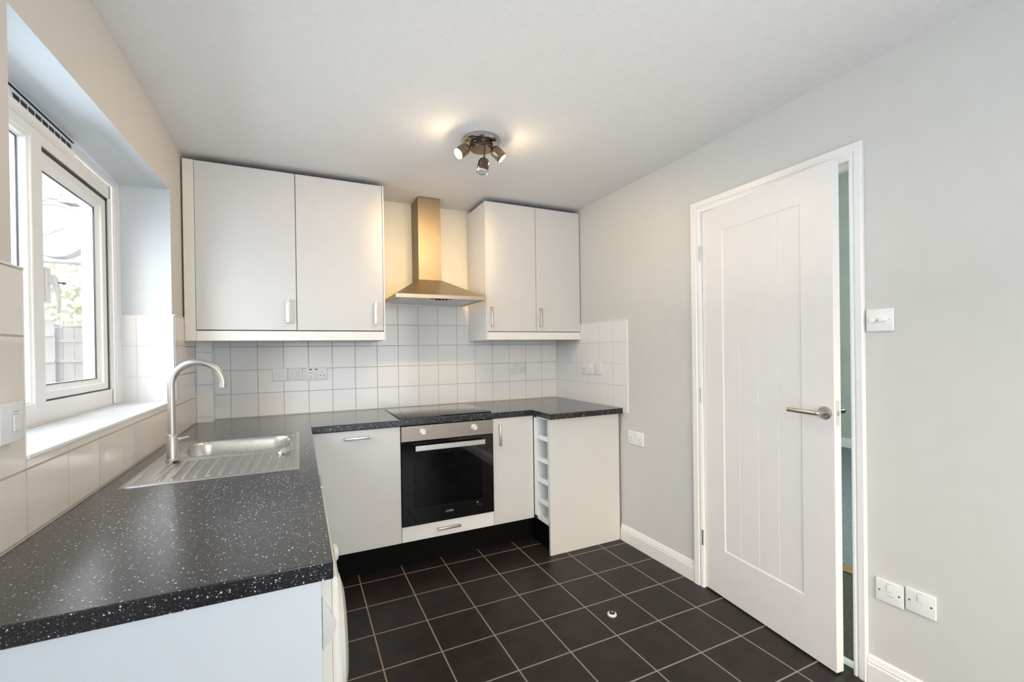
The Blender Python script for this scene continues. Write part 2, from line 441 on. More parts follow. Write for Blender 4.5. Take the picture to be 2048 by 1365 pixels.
# sloped moulding around the panel
g = .006
for (ua, ub, za, zb) in ((pa, pa, pz0, pz1), (pb, pb, pz0, pz1)):
    s_ = 1 if ua == pa else -1
    b.prism([(0, -ua, pz0), (r, -ua - s_ * g, pz0), (r + .004, -ua, pz0)], (0, 0, pz1 - pz0))
for zz, s_ in ((pz0, 1), (pz1, -1)):
    b.prism([(0, -pa, zz), (r, -pa, zz + s_ * g * 1.3), (r + .004, -pa, zz)], (0, -(pb - pa), 0))
leaf = obj('leaf', b, mDoor, door, None, local=True)
def lever(side):
    b = B(); s_ = -1 if side < 0 else 1
    x0 = 0 if side < 0 else Tk
    zc, uc = 1.045, .6885
    b.lathe([(.0255, 0), (.0262, .002), (.0262, .007), (.023, .0095), (.012, .010)], (x0, -uc, zc), (s_, 0, 0), 40)
    o = obj('handle_rose', b, mChrome if side > 0 else mTap, door, 35, local=True)
    b = B()
    nk = .041 if side < 0 else .060
    pts = [(x0 + s_ * .008, -uc, zc), (x0 + s_ * .030, -uc, zc), (x0 + s_ * nk, -uc, zc)]
    for k in range(1, 7):
        a = k / 6 * PI / 2
        pts.append((x0 + s_ * (nk + .010 * math.sin(a)), -uc + .010 * (1 - math.cos(a)), zc))
    pts.append((x0 + s_ * (nk + .010), -uc + .125, zc + .001))
    b.tube(pts, .0095, 20)
    return obj('handle_lever', b, mTap if side < 0 else mDarkChrome, door, 40, local=True)
lever(-1); lever(1)
b = B(); b.box(.009, .029, -Lw - .0010, -Lw + .002, .995, 1.095, .0006)
o = obj('latch_plate', b, mHandleP, door, None, local=True); o['label'] = 'steel latch plate on the door edge'
b = B(); b.box(.013, .025, -Lw - .005, -Lw, 1.035, 1.055, .002); obj('latch_bolt', b, mHandle, door, None, local=True)
for zc in (1.829, 1.055, .276):
    b = B()
    b.cyl((-.0165, -.0185, zc - .042), (-.0165, -.0185, zc + .042), .0052, seg=14, ch=.001)
    b.box(-.0165, .0005, -.0195, -.0175, zc - .042, zc + .042)
    obj('hinge', b, mHandle, door, 40, local=True)

# ------------------------------------------------------------------ window
win = sroot('window_1', (-.25, -1.25, 1.0934))
XF = -.215
ya, yb, za, zb = -.645, -1.915, 1.098, 2.094       # outer frame
mu0, mu1 = -1.258, -1.330                           # mullion
def frame_bar(b, pts, xin, xout): b.prism([(xin, p[0], p[1]) for p in pts], (xout - xin, 0, 0))
gz0, gz1 = 1.1645, 2.028
sy1 = -.678
b = B()
fr = (XF, -.300)
b.box(fr[1], fr[0], ya, sy1, za, zb, .003); b.box(fr[1], fr[0], yb, -1.85, za, zb, .003)
b.box(fr[1], fr[0], ya - .02, yb + .02, za, gz0, .003); b.box(fr[1], fr[0], ya - .02, yb + .02, gz1, zb, .003)
obj('outer_frame', b, mPVC, win)
b = B(); b.box(fr[1], fr[0] + .0015, mu0, mu1, gz0 - .02, gz1 + .02, .006, 3); obj('mullion', b, mPVC, win)
# beads round the fixed pane
b = B()
b.prism([(XF - .002, mu1 + .002, gz0), (-.242, mu1 + .002, gz0), (-.242, mu1 - .012, gz0), (XF - .008, mu1 - .006, gz0)], (0, 0, gz1 - gz0))
b.prism([(XF - .006, mu1, gz0 - .01), (-.242, mu1, gz0 - .01), (-.242, mu1, gz0 + .012), (XF - .010, mu1, gz0 + .006)], (0, -.52, 0))
b.prism([(XF - .006, mu1, gz1 + .01), (-.242, mu1, gz1 + .01), (-.242, mu1, gz1 - .012), (XF - .010, mu1, gz1 - .006)], (0, -.52, 0))
obj('glazing_bead', b, mPVC, win)
b = B(); b.box(-.2455, -.2415, mu1 - .010, mu1 - .0145, gz0, gz1); b.box(-.2455, -.2415, mu1, -1.85, gz0 + .010, gz0 + .0145); b.box(-.2455, -.2415, mu1, -1.85, gz1 - .0145, gz1 - .010)
obj('gasket', b, mGrey, win)
b = B(); b.box(-.250, -.246, mu1, -1.86, gz0, gz1); obj('fixed_pane', b, mGlass, win)
# opening sash, set back behind a dark gasket gap
sx0, sx1 = -.222, -.285
s_y0, s_y1, s_z0, s_z1 = -.698, mu0 - .02, gz0 + .004, gz1 - .013
gy0, gy1, gzb, gzt = -.765, -1.225, 1.2165, 1.962
b = B()
def sash_side(p, q):       # outer edge points p0->p1 and inner q0->q1, sloping back to the glass
    (a0, a1), (c0, c1) = p, q
    t = [(sx0, *a0), (sx0, *a1), (sx0, *c1), (sx0, *c0)]
    b.poly(t)
O = [(s_y0, s_z0), (s_y0, s_z1), (s_y1, s_z1), (s_y1, s_z0)]
I1 = [(gy0 + .020, gzb - .020), (gy0 + .020, gzt + .020), (gy1 - .02, gzt + .02), (gy1 - .02, gzb - .02)]
I2 = [(gy0, gzb), (gy0, gzt), (gy1, gzt), (gy1, gzb)]
layers = [(O, sx1), (O, sx0 - .003), ([(y - .003 * (1 if i < 2 else -1), z + .003 * (1 if i in (0, 3) else -1)) for i, (y, z) in enumerate(O)], sx0), (I1, sx0), ([(y - .002 * (1 if i < 2 else -1), z + .002 * (1 if i in (0, 3) else -1)) for i, (y, z) in enumerate(I1)], sx0 - .006), (I2, -.240), (I2, sx1), (O, sx1)]
vs = [[b.bm.verts.new((x, y, z)) for y, z in L] for L, x in layers]
for A_, C_ in zip(vs, vs[1:]):
    for i in range(4): b.bm.faces.new((A_[i], A_[(i + 1) % 4], C_[(i + 1) % 4], C_[i]))
sash = obj('sash', b, mPVC, win)
b = B(); gk = .0035
for (p, q, r_, s_) in ((gy0, gy0 - gk, gzb, gzt), (gy1, gy1 + gk, gzb, gzt)): b.box(-.245, -.2395, p, q, r_, s_)
b.box(-.245, -.2395, gy0, gy1, gzb, gzb + gk); b.box(-.245, -.2395, gy0, gy1, gzt - gk, gzt)
obj('sash_gasket', b, mGrey, sash)
b = B(); b.box(-.252, -.248, gy0 + .004, gy1 - .004, gzb - .004, gzt + .004); obj('sash_pane', b, mGlass, sash)
b = B()
b.box(-.2505, -.2225, sy1 - .0005, s_y0 - .0005, gz0, gz1); b.box(-.2505, -.2225, sy1, mu0, s_z1 + .0005, gz1); b.box(-.2505, -.2225, sy1, mu0, gz0 + .0005, s_z0 - .0005)
obj('seal_strip', b, mGrey, win)
# cover strips against the reveal
b = B(); b.box(-.213, -.203, T0 + .001, ya - .004, 1.0936, 2.126, .002); b.box(-.2125, -.2035, T0 - .008, -1.925, zb - .004, 2.124, .002)
obj('cover_strip', b, mPVC, win)
b = B(); b.box(-.226, -.2145, T0 - .02, -1.915, 1.0935, 1.0985, .001); obj('sill_seal', b, mPVC, win)
# trickle vent along the head
v = B(); vx = -.190
v.prism([(-.2148, -1.075, 2.062), (-.193, -1.075, 2.066), (vx, -1.075, 2.075), (vx - .004, -1.075, 2.108), (-.2148, -1.075, 2.112)], (0, -.42, 0), .0015)
vent = obj('trickle_vent', v, mPVC, win)
b = B()
for k in range(9):
    y = -1.115 - k * .0415
    b.box(vx + .0006, vx - .003, y, y - .031, 2.078, 2.092)
obj('vent_slots', b, mHole, vent)
b = B(); b.box(-.2135, -.1925, -1.080, -1.493, 2.112, 2.1145); obj('vent_painted_shadow', b, mGrey, vent)  # dark strip stands in for the shadow line over the vent
# cranked espagnolette handle
b = B()
HYc = -1.232
b.box(sx0 + .0005, sx0 + .010, HYc - .014, HYc + .014, 1.50, 1.62, .003)
hb = obj('window_handle', b, mPVC, sash)
b = B()
path = [(-.216, 1.572), (-.2105, 1.586), (-.2040, 1.587), (-.1985, 1.580), (-.1945, 1.566), (-.1915, 1.545), (-.1890, 1.520), (-.1880, 1.49), (-.1900, 1.464)]
wid = [.013, .013, .012, .010, .0080, .0062, .0050, .0042, .0036]
t = bmesh.new(); rings = []
for (x, z), w_ in zip(path, wid):
    rings.append((x, z, w_))
for i, (x, z, w_) in enumerate(rings):
    x2, z2 = path[min(i + 1, len(path) - 1)]; x1_, z1_ = path[max(i - 1, 0)]
    d = Vector((x2 - x1_, 0, z2 - z1_)).normalized(); n_ = Vector((-d.z, 0, d.x))
    rings[i] = [t.verts.new(Vector((x, HYc, z)) + n_ * w_ * math.cos(a) + Vector((0, .0095 * math.sin(a), 0))) for a in [2 * PI * k / 16 for k in range(16)]]
for A_, C_ in zip(rings, rings[1:]):
    for k in range(16): t.faces.new((A_[k], A_[(k + 1) % 16], C_[(k + 1) % 16], C_[k]))
t.faces.new(rings[0][::-1]); t.faces.new(rings[-1])
b._merge(t); obj('handle_grip', b, mPVC, hb, 50)
b = B(); b.cyl((-.196, HYc - .002, 1.570), (-.176, HYc - .004, 1.568), .0022, seg=12); b.lathe([(.0001, 0), (.0040, .001), (.0045, .004), (.003, .010), (.0001, .011)], (-.178, HYc - .004, 1.5682), (1, 0, -.15), 14)
o = obj('handle_key', b, mDarkChrome, hb, 40); o['label'] = 'small dark metal key in the handle'

# ------------------------------------------------------------------ handles for cabinets
def bar_handle(p, axis, L, out, parent, m=mHandle, w=.0145, proj=.028, th=.009):
    """D-shaped strap handle centred at p on a front facing `out`, its bar along axis."""
    p, a, o_ = Vector(p), Vector(axis), Vector(out); s_ = a.cross(o_)
    mt = Matrix((( *a, ), (*s_,), (*o_,))).transposed().to_4x4(); mt.translation = p
    b = B(mt)
    b.box(-L / 2, L / 2, -w / 2, w / 2, proj - th, proj, .0022)
    for e in (-1, 1): b.box(e * L / 2, e * (L / 2 - .011), -w / 2, w / 2, 0, proj - .002, .002)
    return obj('handle', b, m, parent, 40)

# ------------------------------------------------------------------ wall cabinets
UY, ZT, ZB, ZP = -.3696, 2.3745, 1.4522, 1.3907
def panel_door(parent, x0, x1, y, za, zb, m=mCab, t=.018):
    b = B(); b.box(x0, x1, y, y + t, za, zb, .0012, 1); return obj('door', b, m, parent)
wc = thing('wall_cabinet', 'wide double-door pale grey wall cabinet left of the extractor hood', 'cabinet', (.555, -.18, ZP), group=None)
b = B()
b.box(.0535, 1.0505, UY + .0195, 0, ZB - .022, ZT - .002)
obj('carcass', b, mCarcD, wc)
b = B(); b.box(1.0512, 1.0600, UY - .001, 0, ZP, ZT + .001, .001, 1); obj('end_panel', b, mCarc, wc)
b = B(); b.box(.001, .0520, UY, UY + .02, ZP, ZT + .001, .001, 1); b.box(.001, .0520, UY + .02, -.097, ZP + .01, ZT - .01)
o = obj('filler', b, mCream, wc); o['label'] = 'cream filler strip against the left wall'
b = B(); b.box(.0525, 1.0508, UY + .001, UY + .019, ZP, ZB - .006, .0015, 1); obj('pelmet', b, mCarc, wc)
d1 = panel_door(wc, .0540, .5474, UY, ZB, ZT); d2 = panel_door(wc, .5508, 1.0486, UY, ZB, ZT)
bar_handle((.5005, UY, 1.5645), (0, 0, 1), .142, (0, -1, 0), d1, mHandleP, .018); bar_handle((.997, UY, 1.5605), (0, 0, 1), .140, (0, -1, 0), d2, mHandleP, .018)

wc2 = thing('wall_cabinet', 'narrower double-door pale grey wall cabinet between the extractor hood and the right wall', 'cabinet', (2.16, -.18, ZP))
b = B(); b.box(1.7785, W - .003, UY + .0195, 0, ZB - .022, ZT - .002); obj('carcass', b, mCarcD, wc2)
b = B(); b.box(1.7598, 1.7655, UY - .001, 0, ZP, ZT + .001, .001, 1); b.box(1.7655, 1.778, UY + .021, 0, ZP, ZT - .002); obj('end_panel', b, mCarc, wc2)
b = B(); b.box(1.7662, W - .008, UY + .001, UY + .019, ZP + .001, ZB - .005, .0015, 1); obj('pelmet', b, mCarc, wc2)
d1 = panel_door(wc2, 1.7678, 2.1604, UY, ZB, ZT); d2 = panel_door(wc2, 2.1640, W - .0080, UY, ZB, ZT)
bar_handle((1.7975, UY, 1.5575), (0, 0, 1), .138, (0, -1, 0), d1, mHandle); bar_handle((2.195, UY, 1.557), (0, 0, 1), .138, (0, -1, 0), d2, mHandle)

# ------------------------------------------------------------------ cooker hood
hood = thing('cooker_hood', 'brushed steel chimney cooker hood over the black hob', 'extractor hood', (1.41, -.235, 1.655))
hx0, hx1, hy, hz0, hz1 = 1.1095, 1.7075, -.470, 1.658, 1.6835
cx0, cx1, cy, cz0 = 1.3255, 1.4885, -.188, 1.822
b = B()
lo = [(hx0, hy, hz1), (hx1, hy, hz1), (hx1, -.001, hz1), (hx0, -.001, hz1)]; hi = [(cx0 - .004, cy - .004, cz0), (cx1 + .004, cy - .004, cz0), (cx1 + .004, -.001, cz0), (cx0 - .004, -.001, cz0)]
v0 = [b.bm.verts.new(p) for p in lo]; v1 = [b.bm.verts.new(p) for p in hi]
for i in range(4): b.bm.faces.new((v0[i], v0[(i + 1) % 4], v1[(i + 1) % 4], v1[i]))
b.bm.faces.new(v0[::-1]); b.bm.faces.new(v1)
obj('canopy', b, mSteelLit, hood)
b = B()
t_ = .006   # rim: an open band round the underside
b.box(hx0, hx1, hy, hy + t_, hz0, hz1 + .0005, .001, 1); b.box(hx0, hx0 + t_, hy + t_, -.001, hz0, hz1); b.box(hx1 - t_, hx1, hy + t_, -.001, hz0, hz1); b.box(hx0 + t_, hx1 - t_, -.007, -.001, hz0, hz1)
obj('rim', b, mSteelLit, hood)
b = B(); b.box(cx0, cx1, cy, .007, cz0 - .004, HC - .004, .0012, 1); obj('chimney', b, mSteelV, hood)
b = B(); b.box(hx0 + t_, hx1 - t_, hy + t_, -.007, hz0 + .006, hz0 + .010)
under = obj('underside', b, mPlateG, hood)
b = B()
for (fx0, fx1) in ((hx0 + .035, 1.4055), (1.4115, hx1 - .035)):
    b.box(fx0, fx1, hy + .075, -.035, hz0 + .003, hz0 + .007, .001, 1)
obj('grease_filter', b, mFilter, under)
b = B(); b.box(1.335, 1.482, hy + .018, hy + .038, hz0 - .001, hz0 + .007, .001, 1)
strip = obj('control_strip', b, mBlackGl, hood)
for k in range(4):
    b = B(); b.box(1.374 + k * .021, 1.385 + k * .021, hy + .022, hy + .034, hz0 - .0075, hz0 - .001, .001, 1); obj('button', b, mRubber, strip)

# ------------------------------------------------------------------ worktop
SX0, SX1, SY0, SY1 = .052, .552, -.7667, -1.552       # sink rim
def worktop():
    b = B(); xs = [.0005, SX0 + .02, SX1 - .02, X1, X2, W - .0075]; ys = [-.0005, -.0960, -D, SY0 - .02, Y2, SY1 + .02, Y3]
    xs = sorted(set(xs + [.0835])); ys = sorted(ys, reverse=True)
    def inside(x, y):
        if x < .0835 and y > -.096: return False
        if SX0 + .02 < x < SX1 - .02 and SY1 + .02 < y < SY0 - .02: return False
        if x < X1: return True
        if x < X2: return y > -D
        return y > Y2
    vid = {}
    def vt(i, j):
        if (i, j) not in vid: vid[(i, j)] = b.bm.verts.new((xs[i], ys[j], WT))
        return vid[(i, j)]
    for i in range(len(xs) - 1):
        for j in range(len(ys) - 1):
            if inside((xs[i] + xs[i + 1]) / 2, (ys[j] + ys[j + 1]) / 2):
                b.bm.faces.new((vt(i, j), vt(i, j + 1), vt(i + 1, j + 1), vt(i + 1, j)))
    r_ = bmesh.ops.extrude_face_region(b.bm, geom=list(b.bm.faces))
    for g_ in r_['geom']:
        if isinstance(g_, bmesh.types.BMVert): g_.co.z -= TH
    return b
o = obj('worktop', worktop(), mTop, None, origin=(.3, -1.2, WT - TH))
tag(o, 'black speckled laminate worktop running round three sides of the kitchen', 'worktop')
bv = o.modifiers.new('edge', 'BEVEL'); bv.width = .0022; bv.segments = 2; bv.limit_method = 'ANGLE'; bv.angle_limit = math.radians(60)

# ------------------------------------------------------------------ sink
def sstep(a, c, x):
    t = max(0.0, min(1.0, (x - a) / (c - a))); return t * t * (3 - 2 * t)
def rrect(x, y, x0, x1, y0, y1, r):
    qx = abs(x - (x0 + x1) / 2) - (x1 - x0) / 2 + r; qy = abs(y - (y0 + y1) / 2) - (y1 - y0) / 2 + r
    return math.hypot(max(qx, 0), max(qy, 0)) + min(max(qx, qy), 0) - r
def sink_height(x, y):
    h = .0036
    e = rrect(x, y, SX0, SX1, SY1, SY0, .022)             # outer edge
    h *= sstep(0.0, -.004, e)
    h -= .0022 * sstep(-.016, -.022, e)                    # pressed inner deck
    d = rrect(x, y, .108, .519, -1.146, -.822, .080)       # bowl
    if d < .006:
        h -= .002 * sstep(.004, -.002, d)
        h -= .150 * sstep(.001, -.026, d) + .006 * sstep(-.03, -.16, d)
    dr = rrect(x, y, .115, .522, -1.517, -1.172, .03)      # drainer
    if dr < .004:
        k = sstep(.004, -.010, dr)
        h -= k * (.0035 + .005 * sstep(-1.46, -1.15, y))
        ang = (x - .32) / (1 + .28 * (y + 1.16))           # ribs fan slightly
        t = (ang + .32 + .022) / .0365
        f = abs(t - round(t))
        h += k * sstep(-.006, -.03, dr) * .0034 * sstep(.20, .06, f)
    return WT + h
b = B(); nx, ny = 150, 230
gr = []
for j in range(ny + 1):
    y = SY0 + (SY1 - SY0) * j / ny
    gr.append([b.bm.verts.new((SX0 + (SX1 - SX0) * i / nx, y, sink_height(SX0 + (SX1 - SX0) * i / nx, y) + .0003)) for i in range(nx + 1)])
for j in range(ny):
    for i in range(nx):
        b.bm.faces.new((gr[j][i], gr[j][i + 1], gr[j + 1][i + 1], gr[j + 1][i]))
sink = thing('kitchen_sink', 'stainless steel inset sink with a ribbed drainer in the left worktop', 'sink', (.302, -1.16, WT))
bmesh.ops.recalc_face_normals(b.bm, faces=b.bm.faces)
o = obj('basin', b, mSink, sink, 60)
b = B(); b.lathe([(.0, .003), (.018, .003), (.036, .006), (.043, .005), (.043, .0)], (.3135, -.983, WT - .1555), (0, 0, 1), 32); obj('waste', b, mChrome, sink, 40)
b = B(); b.lathe([(.0001, .002), (.011, .002), (.014, .0), (.014, -.004)], (.50, -1.146, WT + .0005), (0, 0, 1), 20); obj('overflow_hole', b, mHandle, sink, 40)

# plug lying on the drainer
pl = thing('sink_plug', 'small chrome plug on a ball chain lying on the sink drainer', 'plug', (.492, -1.235, WT - .003))
b = B(); b.lathe([(.0001, 0), (.017, 0), (.021, .006), (.022, .010), (.012, .013), (.0001, .014)], (.492, -1.235, WT - .0025), (0, 0, 1), 24); obj('stopper', b, mChrome, pl, 40)
b = B(); ch = []
for k in range(40):
    t = k / 39; ch.append((.492 - .005 + .020 * math.sin(t * 4.0) * (1 - .4 * t), -1.235 + .105 * t, WT + .011 - .0085 * min(1, t * 4)))
b.tube(ch, .0013, 8); obj('chain', b, mHandle, pl, 60)

# ------------------------------------------------------------------ mixer tap
tx, ty = .1108, -1.177
tap = thing('mixer_tap', 'brushed nickel swan-neck mixer tap behind the sink drainer', 'tap', (tx, ty, WT + .001))
b = B(); b.lathe([(.0235, 0), (.0235, .004), (.0185, .006), (.0180, .010), (.0180, .098), (.0168, .100), (.0130, .100)], (tx, ty, WT + .0012), (0, 0, 1), 40); obj('body', b, mTap, tap, 40)
b = B(); R_ = .0846
pts = [(tx, ty, WT + .096), (tx, ty, 1.10), (tx, ty, 1.201)]
for k in range(1, 25):
    a = PI - k / 24 * (PI + .10); pts.append((tx + R_ + R_ * math.cos(a), ty, 1.201 + R_ * math.sin(a)))
b.tube(pts, .0124, 24); obj('spout', b, mTap, tap, 60)
e = Vector(pts[-1]); d = (e - Vector(pts[-2])).normalized()
b = B(); b.cyl(e, e + d * .010, .0128, .0128, 24, .001); obj('aerator', b, mTap, tap, 40)
b = B(); b.cyl((tx + .012, ty + .012, .985), (tx + .022, ty + .022, .9875), .0085, seg=18, ch=.001); b.cyl((tx + .020, ty + .020, .987), (tx + .048, ty + .030, .993), .0042, .0036, 14, .001); obj('lever', b, mTap, tap, 40)

# ------------------------------------------------------------------ hob
hob = thing('ceramic_hob', 'black glass hob set flush in the back worktop above the oven', 'hob', (1.40, -.345, WT))
b = B(); b.box(1.098, 1.697, -.582, -.098, WT + .0003, WT + .0062, .0015, 2); obj('glass_plate', b, mHobGl, hob, 40)
# ------------------------------------------------------------------ base units, back run
bc = thing('base_cabinet', 'pale grey base cabinet with a horizontal handle left of the oven', 'cabinet', (.85, -.30, .15))
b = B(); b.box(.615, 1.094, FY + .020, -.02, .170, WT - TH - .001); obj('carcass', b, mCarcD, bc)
d1 = panel_door(bc, .600, 1.0945, FY, .175, .8695)
bar_handle((.8475, FY, .827), (1, 0, 0), .140, (0, -1, 0), d1, mHandle)

bc2 = thing('base_cabinet', 'narrow pale grey base cabinet with an upright handle right of the oven', 'cabinet', (1.84, -.30, .15))
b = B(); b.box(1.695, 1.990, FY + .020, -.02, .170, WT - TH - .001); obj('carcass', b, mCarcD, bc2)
d1 = panel_door(bc2, 1.6935, 1.9895, FY, .1755, .8695)
bar_handle((1.739, FY, .762), (0, 0, 1), .136, (0, -1, 0), d1, mHandle)

oh = thing('oven_housing', 'white base unit with a slim drawer front under the oven', 'cabinet', (1.394, -.30, .15))
b = B(); b.box(1.0960, 1.1000, FY + .02, -.02, .17, WT - TH - .001); b.box(1.6880, 1.6930, FY + .02, -.02, .17, WT - TH - .001); b.box(1.10, 1.688, FY + .02, -.02, .17, .262)
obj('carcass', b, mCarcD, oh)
b = B(); b.box(1.0972, 1.6915, FY, FY + .018, .1755, .2665, .0012, 1); dr_ = obj('drawer', b, mCarc, oh)
bar_handle((1.385, FY, .2265), (1, 0, 0), .148, (0, -1, 0), dr_, mHandle, .013, .030, .011)

ov = thing('built_in_oven', 'built-in electric oven with steel fascia and black glass door under the hob', 'oven', (1.394, -.30, .268))
OX0, OX1 = 1.0988, 1.6895
b = B(); b.box(OX0, OX1, FY - .008, FY + .02, .7765, .8685, .0015, 1); cp = obj('control_panel', b, mFascia, ov)
for kx in (1.228, 1.559):
    b = B(); b.lathe([(.0195, 0), (.0195, .004), (.0150, .006), (.0150, .024), (.0138, .0265), (.0001, .0268)], (kx, FY - .008, .829), (0, -1, 0), 32); k_ = obj('knob', b, mKnob, cp, 35)
    b = B(); b.box(kx - .001, kx + .001, FY - .0352, FY - .034, .831, .842); obj('knob_pointer', b, mMark, k_)
# door: black glass border round a tinted window
b = B(); wx0, wx1, wz0, wz1 = 1.1635, 1.6100, .372, .690
dy0, dy1 = FY - .010, FY + .012; dz0, dz1 = .2705, .7725
b.box(OX0, wx0, dy0, dy1, dz0, dz1); b.box(wx1, OX1, dy0, dy1, dz0, dz1); b.box(wx0, wx1, dy0, dy1, dz0, wz0); b.box(wx0, wx1, dy0, dy1, wz1, dz1)
od = obj('oven_door', b, mBlackGl, ov)
b = B(); b.box(wx0, wx1, dy0 + .0002, dy0 + .004, wz0, wz1); obj('door_glass', b, mOvenGl, od)
b = B(); b.box(1.1745, 1.6210, dy0 - .036, dy0 - .026, .722, .7525, .0012, 1)
for hx in (1.20, 1.60): b.box(hx - .008, hx + .008, dy0 - .027, dy0, .729, .746, .001, 1)
obj('door_handle', b, mHandle, od)
b = B()
cx_0, cx_1, cyb, cz_0, cz_1 = 1.135, 1.645, -.14, .33, .725
for q in ([(cx_0, dy1, cz_0), (cx_1, dy1, cz_0), (cx_1, cyb, cz_0), (cx_0, cyb, cz_0)], [(cx_0, dy1, cz_1), (cx_0, cyb, cz_1), (cx_1, cyb, cz_1), (cx_1, dy1, cz_1)],
          [(cx_0, dy1, cz_0), (cx_0, cyb, cz_0), (cx_0, cyb, cz_1), (cx_0, dy1, cz_1)], [(cx_1, dy1, cz_0), (cx_1, dy1, cz_1), (cx_1, cyb, cz_1), (cx_1, cyb, cz_0)],
          [(cx_0, cyb, cz_0), (cx_1, cyb, cz_0), (cx_1, cyb, cz_1), (cx_0, cyb, cz_1)]): b.poly(q)
cav = obj('oven_cavity', b, mCavity, ov)
for zc in (.600, .480):
    b = B()
    for y in (-.575, -.20): b.cyl((cx_0 + .004, y, zc), (cx_1 - .004, y, zc), .0032, seg=8)
    for k in range(15):
        x = cx_0 + .03 + k * (cx_1 - cx_0 - .06) / 14; b.cyl((x, -.577, zc), (x, -.198, zc), .0018, seg=6)
    obj('oven_rack', b, mWire, cav, 60)
def lettering(text, size, loc, rot, m, parent, name='lettering'):
    cu = bpy.data.curves.new('txt', 'FONT'); cu.body = text; cu.size = size; cu.align_x = 'CENTER'; cu.align_y = 'CENTER'; cu.extrude = .0003
    to = bpy.data.objects.new('txt', cu); COL.objects.link(to)
    to.matrix_world = Matrix.Translation(Vector(loc) - ORG[parent.name]) @ rot.to_4x4()
    bpy.context.view_layer.update()
    me = bpy.data.meshes.new_from_object(to.evaluated_get(bpy.context.evaluated_depsgraph_get()))
    me.transform(to.matrix_world)
    bpy.data.objects.remove(to); bpy.data.curves.remove(cu)
    o = bpy.data.objects.new(name, me); COL.objects.link(o); o.parent = parent; me.materials.clear(); me.materials.append(m)
    ORG[o.name] = ORG[parent.name]; return o
lettering('LOGIK', .0175, (1.390, dy0 - .0004, .326), Matrix.Rotation(PI / 2, 3, 'X'), mText, od)
b = B(); b.lathe([(.0001, 0), (.0045, 0), (.0045, .001), (.0001, .001)], (1.576, dy0, .350), (0, -1, 0), 16); obj('door_badge', b, mMark, od)

# ------------------------------------------------------------------ wine rack and end panels
WX = 1.9935
wr = thing('wine_rack', 'open white bottle rack with five compartments at the end of the back run', 'wine rack', (2.2, -.718, .15))
ry0, ry1, rz0, rz1 = -.6140, -.8085, .183, .8730
b = B()
b.box(WX, WX + .55, ry0, ry0 - .042, rz0, rz1, .001, 1); b.box(WX, WX + .55, ry1, ry1 + .012, rz0, rz1, .001, 1)
b.box(WX, WX + .55, ry0, ry1, rz1 - .012, rz1); b.box(WX + .535, WX + .55, ry0, ry1, rz0, rz1); b.box(WX, WX + .55, ry0, ry1, rz0, rz0 + .016)
obj('carcass', b, mRack, wr)
for zc in (.7215, .5750, .4370, .3000, .1830):
    b = B()
    b.box(WX + .002, WX + .53, ry0 - .042, ry1 + .012, zc + .0, zc + .010)
    # front lip and a rear cradle, both dished in the middle for a bottle neck
    for xx, hh in ((WX + .001, .030), (WX + .185, .052)):
        ya_, yb_ = ry0 - .042, ry1 + .012; yc = (ya_ + yb_) / 2; rr = .040 if xx > WX + .1 else 0
        top = []
        for k in range(17):
            y = ya_ + (yb_ - ya_) * k / 16; dz = max(0.0, rr * rr - (y - yc) ** 2) ** .5 * .75 if rr else 0
            top.append((xx, y, zc + hh - min(dz, hh - .012)))
        b.prism([(xx, yb_, zc), (xx, ya_, zc)][::-1][::-1] + top, (.012, 0, 0))
    sh = obj('shelf', b, mRack, wr)
    b = B(); b.lathe([(.0001, 0), (.0042, 0), (.0042, .0015), (.0001, .002)], (WX + .06, ry1 + .012, zc + .062), (0, 1, 0), 12); obj('shelf_peg', b, mMark, sh)

o = obj('end_panel', B().box(1.9905, W - .0165, -.8270, -.8095, 0.0005, WT - TH - .0005, .0012, 1), mCab)
tag(o, 'full-height pale grey end panel facing the camera beside the right wall', 'cabinet panel')
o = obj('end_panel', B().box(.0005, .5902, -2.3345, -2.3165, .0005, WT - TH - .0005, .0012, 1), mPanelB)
tag(o, 'white end panel under the near end of the left worktop', 'cabinet panel')
o = obj('plinth', B().box(.535, 2.040, -.520, -.504, .0005, .168), mBlack); tag(o, 'black plinth under the oven and back run of units', 'plinth')
o = obj('plinth', B().box(2.025, 2.040, -.5215, -.8085, .0005, .178), mBlack); tag(o, 'black plinth under the open bottle rack', 'plinth')

# ------------------------------------------------------------------ left run: sink unit and washing machine
su = thing('base_cabinet', 'pale grey sink base unit under the left worktop beyond the washing machine', 'cabinet', (.30, -1.17, .15))
b = B()
b.box(.03, .570, -.70, -.716, .17, WT - TH - .001); b.box(.03, .570, -1.674, -1.69, .17, WT - TH - .001); b.box(.03, .570, -.716, -1.674, .17, .186); b.box(.03, .046, -.716, -1.674, .186, .70)
obj('carcass', b, mCarc, su)
b = B(); b.box(.574, .592, -.64, -1.180, .175, .8695, .0012, 1); d1 = obj('door', b, mCab, su)
b = B(); b.box(.574, .592, -1.183, -1.69, .175, .8695, .0012, 1); d2 = obj('door', b, mCab, su)
bar_handle((.592, -1.372, .8065), (0, 1, 0), .172, (1, 0, 0), d2, mHandle, .011, .038); bar_handle((.592, -.95, .8065), (0, 1, 0), .14, (1, 0, 0), d1, mHandle, .011, .030)
o = obj('plinth', B().box(.520, .535, -.522, -1.69, .0005, .168), mBlack); tag(o, 'black plinth under the sink unit', 'plinth')

